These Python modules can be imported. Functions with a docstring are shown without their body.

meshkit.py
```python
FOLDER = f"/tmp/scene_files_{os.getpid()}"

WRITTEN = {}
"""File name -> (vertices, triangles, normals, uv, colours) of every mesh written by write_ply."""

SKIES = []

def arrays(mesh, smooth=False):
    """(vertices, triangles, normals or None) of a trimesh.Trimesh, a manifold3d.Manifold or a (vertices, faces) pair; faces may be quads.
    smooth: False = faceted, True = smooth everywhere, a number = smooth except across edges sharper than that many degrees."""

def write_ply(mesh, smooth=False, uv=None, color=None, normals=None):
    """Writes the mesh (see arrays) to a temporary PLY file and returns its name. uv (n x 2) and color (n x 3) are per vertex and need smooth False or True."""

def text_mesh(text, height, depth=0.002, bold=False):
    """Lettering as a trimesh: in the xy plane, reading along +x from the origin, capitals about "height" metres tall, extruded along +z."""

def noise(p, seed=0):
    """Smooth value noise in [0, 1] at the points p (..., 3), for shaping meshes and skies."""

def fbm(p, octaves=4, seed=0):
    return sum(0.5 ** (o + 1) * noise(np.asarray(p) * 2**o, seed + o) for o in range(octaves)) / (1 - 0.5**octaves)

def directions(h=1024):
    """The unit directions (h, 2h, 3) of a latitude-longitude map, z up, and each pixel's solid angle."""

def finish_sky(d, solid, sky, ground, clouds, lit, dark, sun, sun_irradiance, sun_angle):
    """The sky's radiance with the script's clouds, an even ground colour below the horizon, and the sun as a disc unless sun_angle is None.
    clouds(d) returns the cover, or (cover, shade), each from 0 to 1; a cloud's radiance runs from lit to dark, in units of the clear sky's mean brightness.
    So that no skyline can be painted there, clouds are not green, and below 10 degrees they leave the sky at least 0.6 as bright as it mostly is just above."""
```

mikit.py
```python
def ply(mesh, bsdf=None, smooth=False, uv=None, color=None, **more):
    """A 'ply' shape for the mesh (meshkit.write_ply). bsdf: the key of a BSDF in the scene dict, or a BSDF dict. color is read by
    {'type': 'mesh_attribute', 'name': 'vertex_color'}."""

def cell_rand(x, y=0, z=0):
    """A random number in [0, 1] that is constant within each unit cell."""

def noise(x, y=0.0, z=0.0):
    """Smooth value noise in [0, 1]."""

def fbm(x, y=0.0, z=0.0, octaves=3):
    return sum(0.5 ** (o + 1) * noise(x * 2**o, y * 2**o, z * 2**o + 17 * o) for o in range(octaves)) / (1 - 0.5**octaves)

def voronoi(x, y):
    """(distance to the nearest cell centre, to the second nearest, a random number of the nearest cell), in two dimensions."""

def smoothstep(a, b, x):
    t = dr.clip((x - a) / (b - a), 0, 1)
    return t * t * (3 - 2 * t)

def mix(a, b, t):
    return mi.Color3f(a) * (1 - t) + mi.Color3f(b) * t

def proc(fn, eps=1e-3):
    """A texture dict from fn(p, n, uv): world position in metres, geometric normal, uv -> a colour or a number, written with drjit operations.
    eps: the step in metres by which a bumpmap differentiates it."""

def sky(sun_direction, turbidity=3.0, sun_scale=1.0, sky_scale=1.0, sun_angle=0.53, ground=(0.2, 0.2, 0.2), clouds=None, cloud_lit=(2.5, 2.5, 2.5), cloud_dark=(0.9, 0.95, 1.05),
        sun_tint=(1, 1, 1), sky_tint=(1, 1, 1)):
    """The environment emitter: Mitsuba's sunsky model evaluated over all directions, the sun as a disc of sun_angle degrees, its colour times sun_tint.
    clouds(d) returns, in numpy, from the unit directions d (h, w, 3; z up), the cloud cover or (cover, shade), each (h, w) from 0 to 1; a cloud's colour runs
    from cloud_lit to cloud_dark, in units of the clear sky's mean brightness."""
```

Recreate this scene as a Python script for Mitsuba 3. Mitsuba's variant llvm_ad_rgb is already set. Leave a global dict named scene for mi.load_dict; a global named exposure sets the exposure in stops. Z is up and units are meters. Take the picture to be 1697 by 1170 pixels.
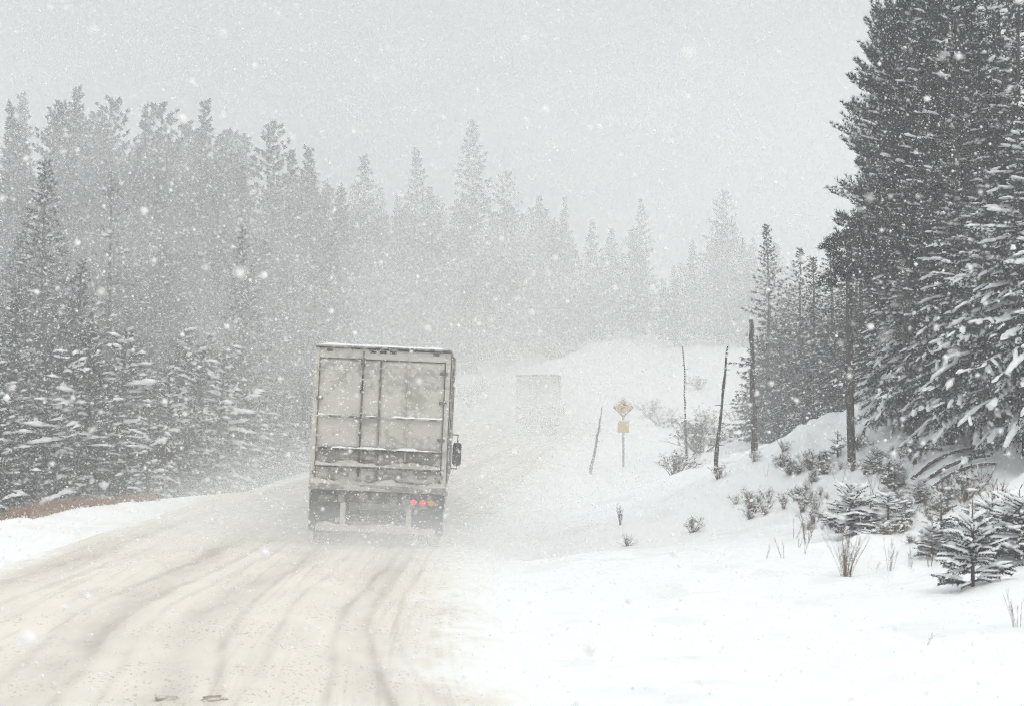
import math, random
import numpy as np
import trimesh
import mitsuba as mi
import drjit as dr
import mikit, meshkit
from mikit import noise, fbm, smoothstep, mix, proc
from scipy.interpolate import PchipInterpolator, RBFInterpolator

T = mi.ScalarTransform4f
scene, labels = {}, {}

# ------------------------------------------------------------------ camera, sky, exposure
CAM_Z, FPX = 2.85, 3167.0            # eye height (m), focal length in photograph pixels
HAZE = 0.0038
exposure = 2.0
scene['camera'] = {
    'type': 'thinlens', 'fov': 2 * math.degrees(math.atan(1697 / 2 / FPX)), 'fov_axis': 'x',
    'aperture_radius': 0.010, 'focus_distance': 37.0, 'near_clip': 0.1, 'far_clip': 3000.0,
    'to_world': T().look_at(origin=[0, 0, CAM_Z], target=[0, 100, CAM_Z + 100 * 65 / FPX], up=[0, 0, 1]),
    'medium': {'type': 'ref', 'id': 'air'},
}
scene['sky'] = mikit.sky([0.3, -0.4, 0.85], turbidity=3, sun_scale=0.16, sun_angle=40, sun_tint=(0.90, 0.97, 1.06),
                         clouds=lambda d: (np.ones(d.shape[:2]), (1 - np.clip(d[..., 2], 0, 1)) ** 0.8),
                         cloud_lit=(2.64, 2.80, 2.87), cloud_dark=(0.82, 0.90, 0.935), ground=(0.5, 0.5, 0.5))
scene['air'] = {'type': 'homogeneous', 'albedo': {'type': 'rgb', 'value': [0.96, 0.962, 0.964]}, 'sigma_t': HAZE,
                'phase': {'type': 'hg', 'g': 0.6}}


def at(px, py, d):
    """the point at depth d seen at photograph pixel (px, py)"""
    a = math.atan(65 / FPX)
    u, v = (px - 848.5) / FPX, (585 - py) / FPX
    r = np.array([u, math.cos(a) - v * math.sin(a), math.sin(a) + v * math.cos(a)])
    return np.array([0, 0, CAM_Z]) + r * d / r[1]


# ------------------------------------------------------------------ helpers
def ply(mesh, bsdf, **k):
    return mikit.ply(mesh, bsdf, **k)


used = {}


def key_for(name, parent=None):
    k = name if parent is None else parent + '__' + name
    n = used.get(k, 0)
    used[k] = n + 1
    return k if n == 0 else f'{k}_{n:03d}'


def put(name, shape, parent=None, label=None, cat=None, group=None, kind=None):
    k = key_for(name, parent)
    scene[k] = shape
    tag(k, label, cat, group, kind)
    return k


def thing(name, label, cat, group=None):
    k = key_for(name)
    tag(k, label, cat, group)
    return k


def tag(k, label=None, cat=None, group=None, kind=None):
    e = {a: b for a, b in (('label', label), ('category', cat), ('group', group), ('kind', kind)) if b}
    if e:
        labels[k] = e


def fb(x, y, z=0.0, octaves=4, seed=0):
    x, y = np.broadcast_arrays(np.asarray(x, float), np.asarray(y, float))
    return meshkit.fbm(np.stack([x, y, np.zeros_like(x) + z], -1), octaves, seed) - 0.5


def sstep(a, b, x):
    t = np.clip((x - a) / (b - a), 0, 1)
    return t * t * (3 - 2 * t)


class MB:
    """collects triangles of one part"""

    def __init__(self):
        self.v, self.f, self.n = [], [], 0

    def add(self, v, f):
        v, f = np.asarray(v, float).reshape(-1, 3), np.asarray(f, int).reshape(-1, 3)
        self.v.append(v)
        self.f.append(f + self.n)
        self.n += len(v)
        return self

    def mesh(self, m):
        return self.add(m.vertices, m.faces)

    def box(self, x0, x1, y0, y1, z0, z1, b=0.012):
        b = min(b, (x1 - x0) / 2.2, (y1 - y0) / 2.2, (z1 - z0) / 2.2)
        p = []
        for sx in (0, 1):
            for sy in (0, 1):
                for sz in (0, 1):
                    c = np.array([(x0, x1)[sx], (y0, y1)[sy], (z0, z1)[sz]])
                    s = np.array([1 - 2 * sx, 1 - 2 * sy, 1 - 2 * sz])
                    for k in range(3):
                        q = c + s * b
                        q[k] = c[k]
                        p.append(q)
        h = trimesh.convex.convex_hull(np.array(p))
        return self.mesh(h)

    def tube(self, pts, rad, sides=6, cap=True):
        p = np.asarray(pts, float)
        rad = np.broadcast_to(np.asarray(rad, float), (len(p),))
        t = np.gradient(p, axis=0)
        t /= np.linalg.norm(t, axis=1, keepdims=True) + 1e-12
        a = np.cross(t, np.where(np.abs(t[:, 2:]) < 0.9, [0, 0, 1.0], [1.0, 0, 0]))
        a /= np.linalg.norm(a, axis=1, keepdims=True) + 1e-12
        b = np.cross(t, a)
        g = np.arange(sides) * 2 * np.pi / sides
        v = p[:, None] + rad[:, None, None] * (np.cos(g)[None, :, None] * a[:, None] + np.sin(g)[None, :, None] * b[:, None])
        i, j = np.meshgrid(np.arange(len(p) - 1), np.arange(sides), indexing='ij')
        q = np.stack([i * sides + j, i * sides + (j + 1) % sides, (i + 1) * sides + (j + 1) % sides, (i + 1) * sides + j], -1).reshape(-1, 4)
        f = np.vstack([q[:, [0, 1, 2]], q[:, [0, 2, 3]]])
        if cap:
            c = np.arange(1, sides - 1)
            e = (len(p) - 1) * sides
            f = np.vstack([f, np.stack([c * 0, c + 1, c], 1), np.stack([c * 0 + e, c + e, c + 1 + e], 1)])
        return self.add(v.reshape(-1, 3), f)

    def out(self):
        return (np.vstack(self.v), np.vstack(self.f))

    def ply(self, bsdf, **k):
        return mikit.ply(self.out(), bsdf, **k)


BLOB = trimesh.creation.icosphere(subdivisions=1)
BLOB_V, BLOB_F = np.array(BLOB.vertices), np.array(BLOB.faces)
OCT_V = np.array([[1, 0, 0], [0, 1, 0], [-1, 0, 0], [0, -1, 0], [0, 0, 1], [0, 0, -1.0]])
OCT_F = np.array([[0, 1, 4], [1, 2, 4], [2, 3, 4], [3, 0, 4], [1, 0, 5], [2, 1, 5], [3, 2, 5], [0, 3, 5]])


def blobs(P, D, size, rng, lump=0.28, base=(BLOB_V, BLOB_F)):
    """lumps of snow at P, lying along D; size (n,3): half length, half width, half height"""
    P, D, size = np.asarray(P, float), np.asarray(D, float), np.asarray(size, float)
    n = len(P)
    d = D / (np.linalg.norm(D, axis=1, keepdims=True) + 1e-9)
    s = np.cross(d, [0, 0, 1.0])
    s /= np.linalg.norm(s, axis=1, keepdims=True) + 1e-9
    u = np.cross(s, d)
    bv, bf = base
    v = bv[None] * (1 + lump * (rng.random((n, len(bv), 1)) - 0.5) * 2)
    v[..., 2] = np.where(v[..., 2] < 0, v[..., 2] * 0.45, v[..., 2])
    w = P[:, None] + v[..., :1] * size[:, None, :1] * d[:, None] + v[..., 1:2] * size[:, None, 1:2] * s[:, None] + v[..., 2:3] * size[:, None, 2:3] * u[:, None]
    f = bf[None] + (np.arange(n) * len(bv))[:, None, None]
    return w.reshape(-1, 3), f.reshape(-1, 3)


def unit(v):
    return v / (np.linalg.norm(v, axis=-1, keepdims=True) + 1e-9)


def needles(P, D, length, width, k, spread, rng):
    """k thin pointed leaves per place P, leaning forward along D"""
    n = len(P)
    length = np.broadcast_to(length, (n,))
    P, D = np.repeat(P, k, 0), np.repeat(unit(D), k, 0)
    L = np.repeat(length, k) * (0.65 + 0.7 * rng.random(n * k))
    r = rng.normal(size=(n * k, 3))
    per = unit(r - (r * D).sum(1, keepdims=True) * D)
    a = spread * (0.5 + 0.8 * rng.random(n * k))[:, None]
    d = unit(D * np.cos(a) + per * np.sin(a))
    side = unit(np.cross(d, rng.normal(size=(n * k, 3))))
    w = (width * (0.7 + 0.6 * rng.random(n * k)))[:, None] / 2
    v = np.stack([P - side * w, P + side * w, P + d * L[:, None]], 1).reshape(-1, 3)
    return v, np.arange(len(v)).reshape(-1, 3)


# ------------------------------------------------------------------ materials
def two(b):
    return {'type': 'twosided', 'bsdf': b}


def diffuse(fn_or_rgb):
    r = proc(fn_or_rgb) if callable(fn_or_rgb) else {'type': 'rgb', 'value': list(fn_or_rgb)}
    return two({'type': 'diffuse', 'reflectance': r})


def rough(fn_or_rgb, roughness=0.5, metallic=0.0):
    r = proc(fn_or_rgb) if callable(fn_or_rgb) else {'type': 'rgb', 'value': list(fn_or_rgb)}
    return two({'type': 'principled', 'base_color': r, 'roughness': roughness, 'metallic': metallic, 'specular': 0.4})


def c_ground(p, n, uv):
    t = smoothstep(0.60, 0.75, fbm(p.x * 1.3, p.y * 0.9, 3.0)) * 0.5 + smoothstep(0.72, 0.8, noise(p.x * 9, p.y * 7, p.z * 4)) * 0.25
    return mix((0.90, 0.905, 0.91), (0.80, 0.80, 0.795), t)


RUTS = [(-3.05, .10, .5, .25), (-2.75, .34, .7, .30), (-2.2, .06, .5, .35), (-1.25, .08, .7, .35), (-.85, .30, .9, .30), (-.45, .07, .7, .30), (.12, .06, .5, .40), (.50, .26, .9, .30), (.85, .07, .6, .25),
        (1.25, .05, .45, .45), (1.95, .07, .8, .25), (2.32, .32, .45, .30), (2.64, .07, .9, .25), (2.95, .05, .5, .30)]      # offset, width, strength, wander


def tracks(o, s):
    t = mi.Float(0)
    for i, (c, w, k, wd) in enumerate(RUTS):
        cc = c - 0.32 * dr.exp(-dr.square((s - 24) / 5)) + 2 * wd * (noise(s * 0.085, i * 7.3) - 0.5) + 0.10 * (noise(s * 0.5, i * 3.1) - 0.5)
        e = (o - cc) / (w * (0.8 + 0.5 * noise(s * 0.7, i * 1.7)))
        t = t + k * (0.45 + 0.75 * noise(s * 0.35, i * 5.9)) * dr.exp(-e * e)
    return dr.minimum(t, 1.15)


def c_road(p, n, uv):
    o, s = uv.x, uv.y
    g = fbm(o * 5, s * 1.2, 0.0, octaves=4)
    streak = fbm((o + 0.5 * noise(s * 0.10, 3.3)) * 15, s * 0.30, 6.0, octaves=3)
    t = (tracks(o, s) + 0.38 * smoothstep(0.48, 0.75, streak) * smoothstep(0.3, 0.7, noise(o * 1.1, s * 0.12, 8.0))) * (0.36 + 0.78 * g)
    col = mix((0.79, 0.74, 0.675), (0.55, 0.508, 0.46), dr.clip(t, 0, 1))
    col = col * (0.93 + 0.14 * fbm(o * 2.2, s * 0.9, 9.0))
    crumb = smoothstep(0.76 - 0.05 * dr.minimum(t, 1), 0.86, noise(o * 44, s * 15)) * smoothstep(0.35, 0.65, noise(o * 1.9, s * 1.1, 4.0))
    col = mix(col, (0.47, 0.43, 0.39), dr.clip(crumb * 0.6, 0, 1))
    edge = 3.30 + 1.1 * (fbm(s * 0.55, o * 0.3, 2.0) - 0.5)
    ledge = -3.75 - 0.7 * (fbm(s * 0.4, 5.0, 1.0) - 0.5)
    fringe = 0.5 * fbm(o * 6, s * 3, 7.0)
    w = dr.maximum(smoothstep(-0.45, 0.35, (o - edge) * 0.55 + fringe - 0.25), smoothstep(-0.3, 0.4, ledge - o + fringe - 0.25))
    return mix(col, (0.89, 0.89, 0.89), w)


def c_panel(p, n, uv):
    g = fbm(p.x * 2.2, p.z * 2.6, p.y, octaves=4)
    f = fbm(p.x * 14, p.z * 16, p.y * 3, octaves=3)
    t = smoothstep(0.50, 0.72, g * 0.6 + f * 0.45)
    return mix((0.59, 0.56, 0.52), (0.42, 0.40, 0.37), t)


def c_panel_low(p, n, uv):
    g = fbm(p.x * 2.5, p.z * 5, p.y, octaves=4)
    f = fbm(p.x * 11, p.z * 18, p.y * 3, octaves=3)
    t = smoothstep(0.40, 0.58, g * 0.5 + f * 0.5)
    return mix((0.55, 0.52, 0.485), (0.25, 0.237, 0.22), t)


def c_grime(p, n, uv):
    t = smoothstep(0.45, 0.65, fbm(p.x * 9, p.z * 9, p.y * 5))
    return mix((0.075, 0.07, 0.066), (0.27, 0.255, 0.24), t)


def c_frame(p, n, uv):
    t = smoothstep(0.46, 0.62, fbm(p.x * 8, p.z * 5, p.y * 3))
    return mix((0.20, 0.19, 0.18), (0.50, 0.475, 0.45), t)


def c_needle(p, n, uv):
    t = fbm(p.x * 1.7, p.y * 1.7, p.z * 1.7)
    u = noise(p.x * 21, p.y * 21, p.z * 21)
    return mix(mix((0.014, 0.022, 0.021), (0.040, 0.055, 0.051), t), (0.20, 0.215, 0.215), 0.4 * smoothstep(0.62, 0.9, u))


def c_bark(p, n, uv):
    t = fbm(p.x * 22, p.y * 22, p.z * 4)
    return mix((0.035, 0.029, 0.026), (0.12, 0.108, 0.10), t)


def c_twig(p, n, uv):
    return mix((0.10, 0.065, 0.05), (0.23, 0.17, 0.14), noise(p.x * 9, p.y * 9, p.z * 5))


def c_grass(p, n, uv):
    return mix((0.30, 0.20, 0.15), (0.46, 0.35, 0.27), noise(p.x * 6, p.y * 6, p.z * 3))


def c_snow(p, n, uv):
    t = smoothstep(0.5, 0.8, noise(p.x * 15, p.y * 15, p.z * 15))
    return mix((0.90, 0.905, 0.91), (0.82, 0.825, 0.83), t)


scene['m_ground'] = diffuse(c_ground)
scene['m_road'] = diffuse(c_road)
scene['m_snow'] = diffuse(c_snow)
scene['m_flake'] = diffuse((0.90, 0.90, 0.90))
scene['m_panel'] = diffuse(c_panel)
scene['m_panel_low'] = diffuse(c_panel_low)
scene['m_grime'] = diffuse(c_grime)
scene['m_frame'] = diffuse(c_frame)
scene['m_rubber'] = rough((0.03, 0.03, 0.03), 0.7)
scene['m_cab'] = rough((0.30, 0.31, 0.33), 0.35)
scene['m_glass'] = rough((0.02, 0.022, 0.025), 0.08)
scene['m_chrome'] = rough((0.55, 0.55, 0.55), 0.25, 1.0)
scene['m_red'] = rough((0.55, 0.035, 0.02), 0.25)
scene['m_amber'] = rough((0.65, 0.28, 0.04), 0.25)
scene['m_needle'] = diffuse(c_needle)
scene['m_bark'] = diffuse(c_bark)
scene['m_twig'] = diffuse(c_twig)
scene['m_grass'] = diffuse(c_grass)
scene['m_yellow'] = rough((0.60, 0.43, 0.16), 0.5)
scene['m_black'] = rough((0.02, 0.02, 0.02), 0.5)
scene['m_signback'] = rough((0.055, 0.047, 0.042), 0.6)
scene['m_post'] = rough((0.30, 0.26, 0.23), 0.7)
scene['m_clod'] = diffuse(lambda p, n, uv: mix((0.34, 0.30, 0.26), (0.62, 0.58, 0.53), smoothstep(0.4, 0.65, fbm(p.x * 16, p.y * 16, p.z * 16))))

# ------------------------------------------------------------------ terrain
xc = PchipInterpolator([-60, 0, 17, 32, 38, 50, 70, 105, 125, 150, 180, 240, 700], [2.5, -1.9, -3.55, -4.25, -4.22, -3.55, -2.2, -0.4, 1.9, 7.5, 18, 45, 300])
xl = PchipInterpolator([-60, 17, 32, 40, 48, 51, 56, 70, 105, 150, 240, 700], [-6, -9.3, -10.2, -10.5, -8.3, -7.2, -6.5, -6.1, -4.6, 3.4, 40, 290])
CP = np.array([
    (1, 0, 0), (5, 0, .1), (10, 0, .6), (18, 0, 2), (30, 0, 4), (1, 10, -.05), (4, 10, .1), (8, 10, .4), (14, 10, 1.3), (1, 20, -.08), (4, 20, .08), (7, 20, .4), (10, 20, 1.0),
    (1, 28, -.08), (4, 28, .05), (6, 28, .3), (8, 28, .85), (11, 28, 1.8), (1, 33.5, -.02), (3, 34.5, .02), (4.9, 38, .1), (6.3, 35, .32), (8, 34, .95), (10, 34, 1.6), (13, 34, 2.8),
    (1, 39, -.5), (3, 40, -.4), (1, 48, -.5), (3, 48, -.2), (4.9, 43, .5), (4.9, 46, .86), (6.4, 46, 1.65), (7.5, 42, 1.13), (7.8, 46, 2.3), (8.6, 46.5, 2.7), (10, 46, 3.1), (13, 46, 4),
    (18, 46, 5), (10, 40, 2.1), (13, 40, 3.2), (16, 34, 3.8), (15, 24, 2.5), (20, 20, 3.2), (20, 30, 4), (25, 46, 6), (40, 30, 8), (40, 60, 9), (60, 40, 11), (60, 90, 13), (40, 10, 7),
    (5, 52, .4), (7, 53, 1.1), (9, 55, 1.9), (13, 60, 3.2), (3, 60, -.3), (6, 65, 0), (10, 75, .8), (4, 80, -.25), (8, 85, .2), (2, 95, -.1), (8, 100, .5), (15, 100, 1.8), (25, 90, 4), (3, 112, -.1), (15, 115, 1.5), (40, 115, 6)], float)
rbf = RBFInterpolator(CP[:, :2], CP[:, 2], kernel='linear', smoothing=0.02)


def hill_far(x, y):
    return 8.5 * sstep(112, 185, y + 0.12 * x) + 0.05 * np.clip(y - 185, 0, 60) * sstep(185, 215, y)


def height(x, y, fine=True):
    x, y = np.broadcast_arrays(np.asarray(x, float), np.asarray(y, float))
    shp = x.shape
    x, y = x.ravel(), y.ravel()
    o = x - xc(y)
    z = -0.03 * np.clip(o, -7, 4)
    w = np.maximum(xl(y) - x, 0) * 0.85                       # left of the verge's crest the bank drops
    left = -1.9 * sstep(0.0, 5.5, w) + 0.075 * np.maximum(-x - 15, 0)
    berm = 0.16 * np.exp(-((x - xl(y) - 0.7) / 0.8) ** 2)
    z = z + left + berm
    r = np.zeros_like(x)
    m = (o > 3.0) & (y < 125) & (y > -5) & (x < 62)
    if m.any():
        r[m] = rbf(np.stack([x[m], y[m]], 1))
    k = sstep(3.2, 5.2, o) * m * sstep(125, 108, y) * sstep(62, 45, x)
    z = z * (1 - k) + r * k
    z = z + hill_far(x, y)
    if fine:
        off = sstep(4.2, 6.0, np.abs(o + 0.3))
        z = z + off * (0.22 * fb(x * 0.35, y * 0.3) + 0.10 * fb(x * 1.4, y * 1.1, 3.0))
        bank = sstep(4.2, 6.5, x) * sstep(22, 30, y + 0.6 * x - 4) * sstep(75, 55, y)
        z = z + bank * (0.45 * fb(x * 0.9, y * 0.7, 8.0) + 0.34 * fb(x * 2.6, y * 2.2, 5.0, octaves=3))
        z = z + 0.03 * sstep(2.5, 4.5, np.abs(o)) * fb(x * 3.1, y * 2.2, 1.0)
        # the snow's shallow step in the right foreground
        z = z - 0.16 * sstep(0.25, -0.35, y - (19.6 + 0.9 * np.sin(x * 0.9))) * sstep(1.5, 3.5, x) * sstep(9, 6, x)
        z = z + 0.9 * sstep(100, 130, y) * fb(x * 0.13, y * 0.13, 2.0) * 2
    return z.reshape(shp)


def hz(x, y):
    return float(height(np.array([x]), np.array([y]))[0])


def steps(a, b, fn):
    out = [a]
    while out[-1] < b:
        out.append(out[-1] + fn(out[-1]))
    return np.array(out)


def sheet(X, Y, Z):
    n, m = X.shape
    i = np.arange(n * m).reshape(n, m)
    a, b, c, d = i[:-1, :-1].ravel(), i[:-1, 1:].ravel(), i[1:, 1:].ravel(), i[1:, :-1].ravel()
    return np.stack([X, Y, Z], -1).reshape(-1, 3), np.vstack([np.stack([a, b, c], 1), np.stack([a, c, d], 1)])


ys = np.concatenate([np.linspace(-700, -20, 12), steps(-14, 700, lambda y: 0.5 if y < 12 else float(np.clip(y * y / 3300, 0.08, 12)))])
xs_r = steps(0, 700, lambda x: 0.10 if x < 12 else min(0.1 + (x - 12) * 0.09, 30))
xs_l = -steps(0, 700, lambda x: 0.14 if x < 11 else min(0.14 + (x - 11) * 0.09, 30))[1:][::-1]
X, Y = np.meshgrid(np.concatenate([xs_l, xs_r]), ys)
O = X - xc(Y)
Z = height(X, Y) - 0.22 * sstep(4.1, 3.4, np.abs(O)) * (Y < 122) * (Y > -16)
put('ground', ply(sheet(X, Y, Z), 'm_ground', smooth=True), kind='structure', label='snow covered ground with the roadside bank, ditch and far clearing')

ry = steps(-18, 124, lambda y: 0.4 if y < 13 else float(np.clip(y * y / 3600, 0.07, 3)))
ro = np.arange(-4.6, 4.61, 0.05)
RO, RY = np.meshgrid(ro, ry)
RX = RO + xc(RY)
RZ = height(RX, RY, fine=False) + 0.006
rut = np.zeros_like(RO)
for i, (c, w, k, wd) in enumerate(RUTS):
    n1 = meshkit.noise(np.stack([RY * 0.085, RY * 0 + i * 7.3, RY * 0], -1)) - .5
    n2 = meshkit.noise(np.stack([RY * 0.5, RY * 0 + i * 3.1, RY * 0], -1)) - .5
    rut += k * np.exp(-((RO - c + .32 * np.exp(-((RY - 24) / 5) ** 2) - 2 * wd * n1 - .10 * n2) / w) ** 2)
RZ += -0.026 * np.minimum(rut, 1.2) + 0.035 * fb(RO * 1.3, RY * 0.5) + 0.05 * fb(RO * 7, RY * 4, 4.0, octaves=3) * (0.5 + np.minimum(rut, 1)) \
    + 0.03 * np.maximum(fb(RO * 2.2, RY * 1.5, 7.0), 0.1) - 0.35 * sstep(3.7, 4.6, np.abs(RO + 0.35 * fb(RY * 0.5, 3.0)))
v, f = sheet(RX, RY, RZ)
put('road', ply((v, f), 'm_road', smooth=True, uv=np.stack([RO, RY], -1).reshape(-1, 2)), kind='structure', label='tan packed snow road with tyre ruts curving to the right')

# ------------------------------------------------------------------ air
def box_between(a, b):
    a, b = np.array(a, float), np.array(b, float)
    return T().translate(((a + b) / 2).tolist()).scale(((b - a) / 2).tolist())


scene['haze'] = {'type': 'cube', 'to_world': box_between((-720, -720, -9), (720, 730, 40)), 'bsdf': {'type': 'null'}, 'interior': {'type': 'ref', 'id': 'air'}}
labels['haze'] = {'kind': 'stuff', 'label': 'pale snow haze filling the air'}

# ------------------------------------------------------------------ trucks
def panel_mesh(x0, x1, z0, z1, y, amp, seed, step=0.045, relief=1.0):
    """a snow caked sheet facing -y with folded edges"""
    nx, nz = max(3, int((x1 - x0) / step)), max(3, int((z1 - z0) / step))
    gx, gz = np.meshgrid(np.linspace(x0, x1, nx), np.linspace(z0, z1, nz))
    d = amp * (np.maximum(fb(gx * 3 + seed, gz * 3.4, 1.0), -0.1) * 1.3 + 0.9 * fb(gx * 13, gz * 15 + seed, 2.0, octaves=2))
    gy = y - np.maximum(d + amp * 0.35, 0)
    edge = np.zeros_like(gx, bool)
    edge[0] = edge[-1] = True
    edge[:, 0] = edge[:, -1] = True
    gy[edge] = y + 0.03
    return sheet(gx, gy, gz)


def snow_ridge(x0, x1, y0, y1, z, h, seed, step=0.04, gap=0.0):
    """an uneven strip of snow lying on a ledge"""
    n = max(4, int((x1 - x0) / step))
    gx = np.linspace(x0, x1, n)
    prof = np.linspace(0, np.pi, 6)
    hh = h * np.clip(0.75 + 2.2 * fb(gx * 3.0 + seed, 0.0, 3.0) + 1.0 * fb(gx * 11, seed, 1.0) - gap, 0.02, 2.0)
    GX = np.repeat(gx[:, None], 6, 1)
    GY = y0 + (y1 - y0) * (0.5 - 0.5 * np.cos(prof))[None] + 0.01 * fb(GX * 9, prof[None] * 2 + seed)
    GZ = z + hh[:, None] * np.sin(prof)[None]
    return sheet(GX, GY, GZ)


def wheel(parent, x, y, r, w, M, dual):
    th = np.linspace(0, 2 * np.pi, 25)
    prof = np.array([(-w / 2, r * .62), (-w / 2, r * .93), (-w / 2 + .03, r), (w / 2 - .03, r), (w / 2, r * .93), (w / 2, r * .62)])
    tyre, rim = MB(), MB()
    for off in ((-w * .54, w * .54) if dual else (0,)):
        A, B = np.meshgrid(np.arange(len(prof)), th)
        rr = prof[A, 1] * (1 + 0.012 * (np.arange(25) % 2)[:, None] * (prof[A, 1] > r * .98))
        V, F = sheet(x + off + prof[A, 0], y + rr * np.cos(B), r + rr * np.sin(B))
        tyre.add(V, F)
        rim.mesh(trimesh.creation.cylinder(r * .62, w * .8, sections=20, transform=trimesh.transformations.translation_matrix([x + off, y, r]) @ trimesh.transformations.rotation_matrix(np.pi / 2, [0, 1, 0])))
    k = put('wheel', tyre.ply('m_rubber', smooth=40, to_world=M), parent)
    put('rim', rim.ply('m_grime', to_world=M), k)


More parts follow.
